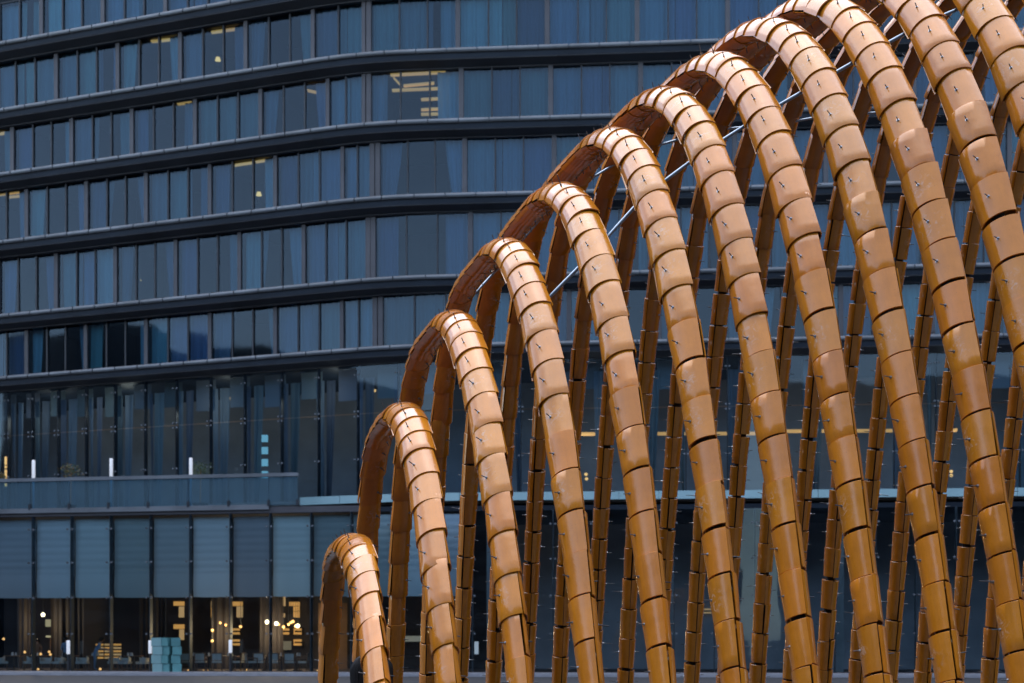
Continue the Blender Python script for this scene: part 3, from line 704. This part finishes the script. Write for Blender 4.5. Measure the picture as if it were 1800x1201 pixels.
for i, (x, rz) in enumerate(((4, -1.2), (51, 2.0), (81, 3.4), (105, 2.6), (145, 3.14), (202, 3.9), (219, 3.0), (251, 2.2))):
    tub_chair(x, 1.3 + .3*(i % 3), rz, f'{ordn[i]} low grey tub chair from the left along the restaurant glass')
for i, (x, rz) in enumerate(((327, 0), (353, 0), (381, .2), (418, 1.4), (442, -1.2), (456, 0), (482, 0), (510, 0), (533, 1.5))):
    side_chair(x, 1.2 + .25*(i % 2), rz, f'{ordn[i]} wooden framed chair right of the teal stand, counted left to right')
for i, x in enumerate((24, 68, 120, 170, 235, 340, 368, 405, 468, 495, 522)):
    p = px_on(PP, x, 1100, 2.5); o = empty('dining_table', (p.x, p.y, zr0))
    m = MB(); m.box((p.x, p.y, zr0+.73), (.85, .85, .035)); m.build('table_top', M_wood, o)
    m = MB(); m.tube([(p.x, p.y, zr0+.01), (p.x, p.y, zr0+.04), (p.x, p.y, zr0+.06), (p.x, p.y, zr0+.72)], [.26, .26, .04, .04], 10); m.build('pedestal', M_mull, o)
    tag(o, f'{ordn[i]} laid dining table from the left behind the restaurant glass', 'table', 'dining tables in the restaurant')
    rng = random.Random(i)
    for k in range(3):
        q = Vector((p.x+rng.uniform(-.3, .3), p.y-rng.uniform(.0, .35), zr0+.75)); m = MB()
        m.tube([q, q+Vector((0, 0, .03)), q+Vector((0, 0, .12)), q+Vector((0, 0, .17))], [.06, .05, .045, .012], 8)
        tag(m.build('napkin', M_cloth), f'white folded napkin on the {ordn[i]} restaurant table from the left', 'napkin', 'napkins on the restaurant tables')
# teal stacked stand
st = empty('stacked_stand', px_on(PP, 291, 1183, -.8)); st.location.z = .165
for r_ in range(4):
    n_ = 3
    for c_ in range(3):
        xa = 266+c_*16.5 + (0 if r_ in (0, 2) else 2); xb = xa+(17 if c_ == 0 else 15.5); ya = 1121+r_*15.3
        a = px_on(PP, xa, ya+15, -.85); b = px_on(PP, xb, ya, -.85); d = .5 if c_ == 0 else .36+.06*((r_+c_) % 2)
        m = MB(); m.box(((a.x+b.x)/2, a.y+.2, (a.z+b.z)/2), (b.x-a.x-.015, d, b.z-a.z-.012), rz=(0 if c_ == 0 else (-.35 if c_ == 1 else .3))); m.build('block', M_tealbox if c_ else M_tealpale, st)
tag(st, 'teal stand of stacked blocks by the restaurant glass', 'stand')

# ------------------------------------------------------------------ people
def person(loc, h, rz, label, top, bottom, hairlen, lean=0.0, arms=0.25, sleeve=True, seed=0):
    """one continuous skinned body; hair is its child"""
    k = h/1.7; rng = random.Random(seed)
    J = {}; E = []; Rr = []
    V = []
    def j(name, x, y, z, r, parent=None):
        lz = max(0, z-.95); V.append((x*k, (y-lean*lz)*k, z*k)); Rr.append(r*k); J[name] = len(V)-1
        if parent: E.append((J[parent], J[name]))
    j('pelvis', 0, 0, .95, .135); j('waist', 0, .0, 1.08, .12, 'pelvis'); j('chest', 0, .0, 1.28, .145, 'waist'); j('neckb', 0, .01, 1.43, .075, 'chest')
    j('neck', 0, -.0, 1.49, .052, 'neckb'); j('jaw', 0, -.025, 1.545, .065, 'neck'); j('head', 0, -.01, 1.61, .088, 'jaw'); j('crown', 0, .0, 1.665, .062, 'head')
    for s in (-1, 1):
        n = 'l' if s < 0 else 'r'
        j(n+'sh', s*.16, 0, 1.385, .062, 'chest'); j(n+'el', s*.235, -.02-arms*.15, 1.12, .042, n+'sh'); j(n+'wr', s*.22, -.08-arms*.5, .93+arms*.25, .03, n+'el')
        j(n+'pa', s*.215, -.10-arms*.62, .86+arms*.28, .034, n+'wr')
        for q in range(4): j(n+'f%d' % q, s*(.195+.012*q), -.125-arms*.72, .775+.008*abs(q-1.5)+arms*.28, .0095, n+'pa')
        j(n+'th', s*.175, -.14-arms*.60, .825+arms*.28, .011, n+'pa')
        j(n+'hip', s*.09, 0, .88, .10, 'pelvis'); j(n+'kn', s*.10, -.01, .50, .062, n+'hip'); j(n+'an', s*.10, .02, .09, .043, n+'kn'); j(n+'to', s*.115, -.13, .03, .036, n+'an')
    me = bpy.data.meshes.new('person_body'); me.from_pydata(V, E, []); tmp = bpy.data.objects.new('tmp', me); C.objects.link(tmp)
    sk = tmp.modifiers.new('skin', 'SKIN'); sk.use_smooth_shade = True
    for i, v in enumerate(me.skin_vertices[0].data): v.radius = (Rr[i], Rr[i]); v.use_root = (i == 0)
    ss = tmp.modifiers.new('sub', 'SUBSURF'); ss.levels = 2; ss.render_levels = 2
    dg = bpy.context.evaluated_depsgraph_get(); m2 = bpy.data.meshes.new_from_object(tmp.evaluated_get(dg))
    bpy.data.objects.remove(tmp); m2.materials.clear()
    for mt in (M_skin, top, bottom): m2.materials.append(mt)
    for p in m2.polygons:
        c = p.center/k; arm = abs(c.x) > .165 and c.z < 1.2
        if c.z > 1.45: i = 0
        elif arm and c.z < (.98+arms*.2) and c.z > .7 and abs(c.x) > .17 and c.y < -.03: i = 0
        elif c.z > .93: i = 1
        else: i = 2
        p.material_index = i
    o = bpy.data.objects.new('person', m2); C.objects.link(o); o.location = loc; o.rotation_euler = (0, 0, rz)
    # hair: strands hugging the skull
    m = MB(); hc = Vector((0, (.0-lean*.65)*k, 1.625*k)); ns = 150 if hairlen > .1 else 60
    nr, nz = 40, 14; secs = []
    for i in range(nz+1):
        ph = math.pi*(.02+.72*i/nz); row = []
        for q in range(nr):
            th = 2*math.pi*q/nr; rid = 1+.03*math.sin(q*5.3+i*.2)+.02*rng.uniform(-1, 1)
            face = max(0, -math.sin(th))*max(0, -math.cos(ph)+.35)          # pull the cap off the face
            r_ = .135*rid*(1-.55*min(1, face))
            row.append(hc+Vector((r_*math.sin(ph)*math.cos(th), r_*1.08*math.sin(ph)*math.sin(th)+.012, 0.122*math.cos(ph)*rid))*k)
        secs.append(row)
    m.strip(secs)
    for q in range(ns):
        th = rng.uniform(.05, math.pi-.05) if rng.random() < .8 else rng.uniform(-.4, math.pi+.4); pts = []
        for i in range(6):
            ph = math.pi*(.05+.55*i/5); rr = .138+rng.uniform(-.002, .006); dz = 0 if i < 5 else -hairlen
            pts.append(hc+Vector((rr*math.sin(ph)*math.cos(th), rr*1.08*math.sin(ph)*math.sin(th)+.012, .124*math.cos(ph)+dz))*k)
        m.tube(pts, .0035, 4)
    hm = m.mesh('hair', M_hair, 60); ho = bpy.data.objects.new('hair', hm); C.objects.link(ho); ho.parent = o
    # face details
    f = MB(); yo = -lean*.65
    for s in (-1, 1):
        c = Vector((s*.032, -.088+yo, 1.612))*k; f.tube([c+Vector((0, .01, 0))*k, c+Vector((0, -.003, 0))*k], .009*k, 8)
    ey = f.mesh('eyes', M_hair); eo = bpy.data.objects.new('eyes', ey); C.objects.link(eo); eo.parent = o
    f = MB(); f.tube([Vector((0, -.085+yo, 1.605))*k, Vector((0, -.108+yo, 1.575))*k, Vector((0, -.09+yo, 1.565))*k], [.008*k, .014*k, .008*k], 8)
    no = bpy.data.objects.new('nose', f.mesh('nose', M_skin, 60)); C.objects.link(no); no.parent = o
    f = MB(); f.tube([Vector((x*.022, -.083+yo+.01*x*x, 1.545))*k for x in (-1, -.5, 0, .5, 1)], [.003*k, .006*k, .007*k, .006*k, .003*k], 6)
    mo = bpy.data.objects.new('mouth', f.mesh('mouth', M_brown, 60)); C.objects.link(mo); mo.parent = o
    tag(o, label, 'person'); return o
pp = at(657, 1160, 8.55)
person((pp.x, pp.y, 0), 1.50, rad(155), 'person with black hair half hidden behind the smallest arch, dark clothes', M_shirt, M_trous, .22, seed=3)
def rp(x, inward): q = px_on(PP, x, 1100, inward); return (q.x, q.y, zr0)
person(rp(167, 2.0), 1.66, rad(100), 'person in pale blue clothes bending over a table by the lit bottle shelf', M_ltblue, M_ltblue, .02, lean=.55, arms=.8, seed=4)
person(rp(116, 1.9), 1.68, rad(20), 'person in pale blue shirt half hidden behind a white lamp post', M_ltblue, M_shirt, .02, arms=.4, seed=5)
person(rp(66, 3.4), 1.60, rad(10), 'person in brown top standing before the restaurant timber cabinet', M_brown, M_trous, .05, arms=.4, seed=6)

# ------------------------------------------------------------------ tiled arches
PITCH, TLEN, TH = .25, .288, .008
WIDE, NARR = (.229, .0652), (.2090, .0592)           # chord, rise
def tile_mesh(e0, e1, name, sd, TLEN=TLEN):
    """half-round tile along y: end e0 at -y, e1 at +y"""
    rng = random.Random(sd); m = MB(); NJ = 14
    ys = [-.5, -.493, -.25, 0, .25, .493, .5]; sec_o, sec_i = [], []
    for y in ys:
        t = y+.5; c = e0[0]+(e1[0]-e0[0])*t; h = e0[1]+(e1[1]-e0[1])*t
        inset = .0016 if abs(y) == .5 else 0
        belly = 1 + rng.uniform(-.012, .012)
        for lst, cc, hh in ((sec_o, c-2*inset, h*belly-inset), (sec_i, c-2*TH, h-TH)):
            ph = 2*math.atan(2*hh/cc); R_ = (cc/2)/math.sin(ph); row = []
            for j in range(NJ+1):
                a = (j/NJ*2-1)*ph
                zz = R_*(math.cos(a)-math.cos(ph)); zz = zz*.94+.06*hh*(1-abs(j/NJ*2-1)**4)
                row.append(Vector((R_*math.sin(a), y*TLEN, zz)))
            lst.append(row)
    k = NJ+1; n = len(ys)
    for row in sec_o: m.v += [tuple(p) for p in row]
    for row in sec_i: m.v += [tuple(p) for p in row]
    o2 = n*k
    for i in range(n-1):
        for j in range(NJ):
            m.f.append((i*k+j, i*k+j+1, (i+1)*k+j+1, (i+1)*k+j)); m.f.append((o2+i*k+j, o2+(i+1)*k+j, o2+(i+1)*k+j+1, o2+i*k+j+1))
        m.f.append((i*k, (i+1)*k, o2+(i+1)*k, o2+i*k)); m.f.append((i*k+NJ, o2+i*k+NJ, o2+(i+1)*k+NJ, (i+1)*k+NJ))
    for j in range(NJ):
        m.f.append((j, o2+j, o2+j+1, j+1)); e = (n-1)*k; m.f.append((e+j, e+j+1, o2+e+j+1, o2+e+j))
    m.m = [0]*len(m.f)
    return m.mesh(name, M_tile, 38)
TM = {'taper': [tile_mesh(NARR, WIDE, 'tile', i) for i in range(4)], 'cup': [tile_mesh(NARR, WIDE, 'cup_tile', i+40, .238) for i in range(4)], 'wide': [tile_mesh(WIDE, WIDE, 'ridge_tile', i+9, .15) for i in range(2)], 'narrow': [tile_mesh((.203, .0550), (.207, .0565), 'slim_tile', i+19, .262) for i in range(2)]}
TLENS = [.160, .185, .210, .235, .260, .288]        # the closer to the crown, the shorter the piece of tile that was used
for q_, l_ in enumerate(TLENS): TM[q_] = [tile_mesh((.217, .0614) if q_ < 3 else NARR, WIDE, 'tile', 60+q_*5+i, l_) for i in range(2)]
bm_ = MB()
bm_.tube([(0, 0, -.006), (0, 0, .002)], .0085, 12); bm_.tube([(0, 0, .002), (0, 0, .0085)], .0062, 6); bm_.tube([(0, 0, .0085), (0, 0, .038)], .0029, 6, m=1)
BOLT = bm_.mesh('bolt', [M_bolt, M_thread])

NARCH = 22
YA = [940, 710, 548, 421, 324, 227, 156, 95, 34, -10, -52, -90, -124, -154, -180, -203, -223, -241, -257, -271, -283, -293]
ARCH = []
KF = [2.0, 2.0, 2.0, 2.15, 2.4, 2.48, 2.52, 2.54, 2.54, 2.5]
def shape(n, v):                                  # front flank springs flatter than the steep rear flank
    return abs(v)**(KF[n] if n < 10 else 2.5) if v < 0 else abs(v)**(4.2 if n < 6 else 4.5)
for n in range(NARCH):
    xf = 655+125.6*n; xr = 579+58.2*n
    Yf = 2600/(4*min(92, 82+.9*n)); Yr = [10.3, 10.8, 11.3, 11.7, 12.0, 12.15][n] if n < 6 else 12.2+.02*(n-6)
    F = Vector(((xf-CX)/FPX*Yf, Yf)); Rv = Vector(((xr-CX)/FPX*Yr, Yr))
    def top(H):
        best = 1e9
        for i in range(81):
            v = -1+i/40; p = F.lerp(Rv, (v+1)/2); best = min(best, proj((p.x, p.y, EYE+H*(1-shape(n, v))+.064))[1])
        return best
    lo, hi = .2, 9
    for _ in range(40):
        mid = (lo+hi)/2
        if top(mid) > YA[n]: lo = mid
        else: hi = mid
    ARCH.append((F, Rv, (lo+hi)/2))
def arch_pt(n, v):
    F, Rv, H = ARCH[n]; p = F.lerp(Rv, (v+1)/2); return Vector((p.x, p.y, EYE+H*(1-shape(n, v))))
def arch_frame(n, v):
    F, Rv, H = ARCH[n]; e = 1e-3
    T = (arch_pt(n, v+e)-arch_pt(n, v-e)).normalized()
    d = (Rv-F).normalized(); b = Vector((d.y, -d.x, 0))              # to +X
    nn = b.cross(T).normalized()
    if nn.z < 0: nn = -nn
    return T, nn, b
names = ['smallest tiled arch, at the far left end of the row'] + [f'{ordn[i]} tiled arch counted from the small left end of the row' for i in range(1, NARCH)]
for n in range(NARCH):
    F, Rv, H = ARCH[n]; rng = random.Random(300+n)
    vgf = (1+(EYE-.02)/H)**(1/(KF[n] if n < 10 else 2.5)); vgr = (1+(EYE-.02)/H)**(1/(4.2 if n < 6 else 4.5))
    K = 800; vs = [-vgf+(vgf+vgr)*i/K for i in range(K+1)]; pts = [arch_pt(n, v) for v in vs]; cum = [0]
    for i in range(K): cum.append(cum[-1]+(pts[i+1]-pts[i]).length)
    ia = min(range(K+1), key=lambda i: abs(vs[i])); L2 = cum[ia]; L3 = cum[-1]-L2
    def v_at(s):
        s += L2; lo, hi = 0, K
        while hi-lo > 1:
            md = (lo+hi)//2
            if cum[md] <= s: lo = md
            else: hi = md
        t = (s-cum[lo])/max(1e-9, cum[lo+1]-cum[lo]); return vs[lo]+(vs[lo+1]-vs[lo])*t
    i0 = min(range(K+1), key=lambda i: abs(vs[i]+1)); i1 = min(range(K+1), key=lambda i: abs(vs[i]-1)); Sf, Sr = L2-cum[i0], cum[i1]-L2
    base = arch_pt(n, 0); base.z = 0
    root = tag(empty('tiled_arch', base), names[n], 'arch', 'glazed tile arches of the sculpture')
    core = MB(); core.tube([p for i, p in enumerate(pts) if i % 6 == 0], .036, 8); core.build('steel_core', M_core, root)
    def stations(lim):                                           # joints crowd together towards the crown
        out, x_, j_ = [], 0.0, 0
        while True:
            p_ = .128+(.25-.128)*min(1, (j_+.5)/10.0)**1.1; x_ += p_; j_ += 1
            if x_ > lim-.13: return out
            out.append((x_, p_))
    SF, SR = stations(L2), stations(L3); nt_, nr_ = len(SF), len(SR)
    mswitch = {-1: rng.randint(10, 13), 1: rng.randint(10, 13)}
    for i in range(-nt_, nr_+1):
        s, lp = (0.0, .12) if i == 0 else ((-SF[-i-1][0], SF[-i-1][1]) if i < 0 else SR[i-1]); v = v_at(s); T, nn, b = arch_frame(n, v); P = arch_pt(n, v)
        be = (min(104, 72+4.2*n) if i < 0 else ([66, 60, 60, 68, 76, 80, 80][n] if n < 7 else 80-.7*(n-7)))
        beta = rad(17+(be-17)*min(1.1, abs(s)/(Sf if i < 0 else Sr)))
        No = nn*math.cos(beta) - b*math.sin(beta)
        sg = 0 if i == 0 else (1 if i > 0 else -1)
        if i == 0: kind, yd = 'wide', T
        else:
            ms = mswitch[sg]; a = abs(i); down = T*sg                  # direction away from the crown
            if a <= ms: kind, yd = 'taper', down
            elif a == ms+1: kind, yd = 'narrow', down
            else: kind, yd = 'cup', -down
        for side in (1, -1):
            Z = No*side; jit = Matrix.Rotation((.013 if kind == 'taper' else 0)+rng.gauss(0, .006), 3, 'X') @ Matrix.Rotation(rng.gauss(0, .012), 3, 'Z') @ Matrix.Rotation(rng.gauss(0, .02), 3, 'Y')
            Y_ = yd; X_ = Y_.cross(Z).normalized(); Z = X_.cross(Y_).normalized()
            R3 = Matrix((X_, Y_, Z)).transposed() @ jit
            pos = P + Z*(.0025+abs(rng.gauss(0, .0015))) + yd*rng.gauss(0, .006) + X_*rng.gauss(0, .0025)
            M4 = R3.to_4x4(); M4.translation = pos-base
            mk = kind if kind != 'taper' else min(range(6), key=lambda q_: abs(TLENS[q_]-(lp+.036)))
            o = bpy.data.objects.new('tile', rng.choice(TM[mk])); C.objects.link(o); o.parent = root; o.matrix_basis = M4
            bo = bpy.data.objects.new('bolt', BOLT); C.objects.link(bo); bo.parent = o
            hz = {'taper': .0605, 'cup': .0605, 'wide': .0645, 'narrow': .0555}[kind]
            bo.location = (rng.gauss(0, .003), rng.gauss(.01, .006), hz)
            bo.rotation_euler = (rng.gauss(0, .09), rng.gauss(0, .09), rng.uniform(0, 6))
            bo.scale = (1, 1, rng.uniform(.8, 1.15) if rng.random() > .05 else 2.0)

# steel tubes tying the arches together
def v_for_y(n, y, front=True):
    best = (1e9, 0)
    for i in range(201):
        v = -1+i/200 if front else i/200
        q = proj(arch_pt(n, v))
        if abs(q[1]-y) < best[0]: best = (abs(q[1]-y), v)
    return best[1]
def tie(name, ids, ys, front, r, label, inset):
    P = []
    for n, y in zip(ids, ys):
        v = v_for_y(n, y, front); T, nn, b = arch_frame(n, v); P.append(arch_pt(n, v)-nn*inset)
    o = empty(name, P[0])
    for a, b in zip(P[:-1], P[1:]):
        m = MB(); m.tube([a-(b-a).normalized()*.04, b], r, 10); m.build('tube', M_rod, o, smooth=50)
    tag(o, label, 'tube')
tie('tie_tube', list(range(3, 14)), [540, 437, 330, 258, 195, 137, 84, 32, -8, -45, -80], True, .0105, 'silver steel tube running through the front sides of the arches', .05)
tie('tie_tube', list(range(3, 16)), [535, 458, 370, 315, 275, 250, 232, 222, 215, 208, 200, 195, 190], False, .009, 'thinner silver steel tube running through the rear sides of the arches', .05)
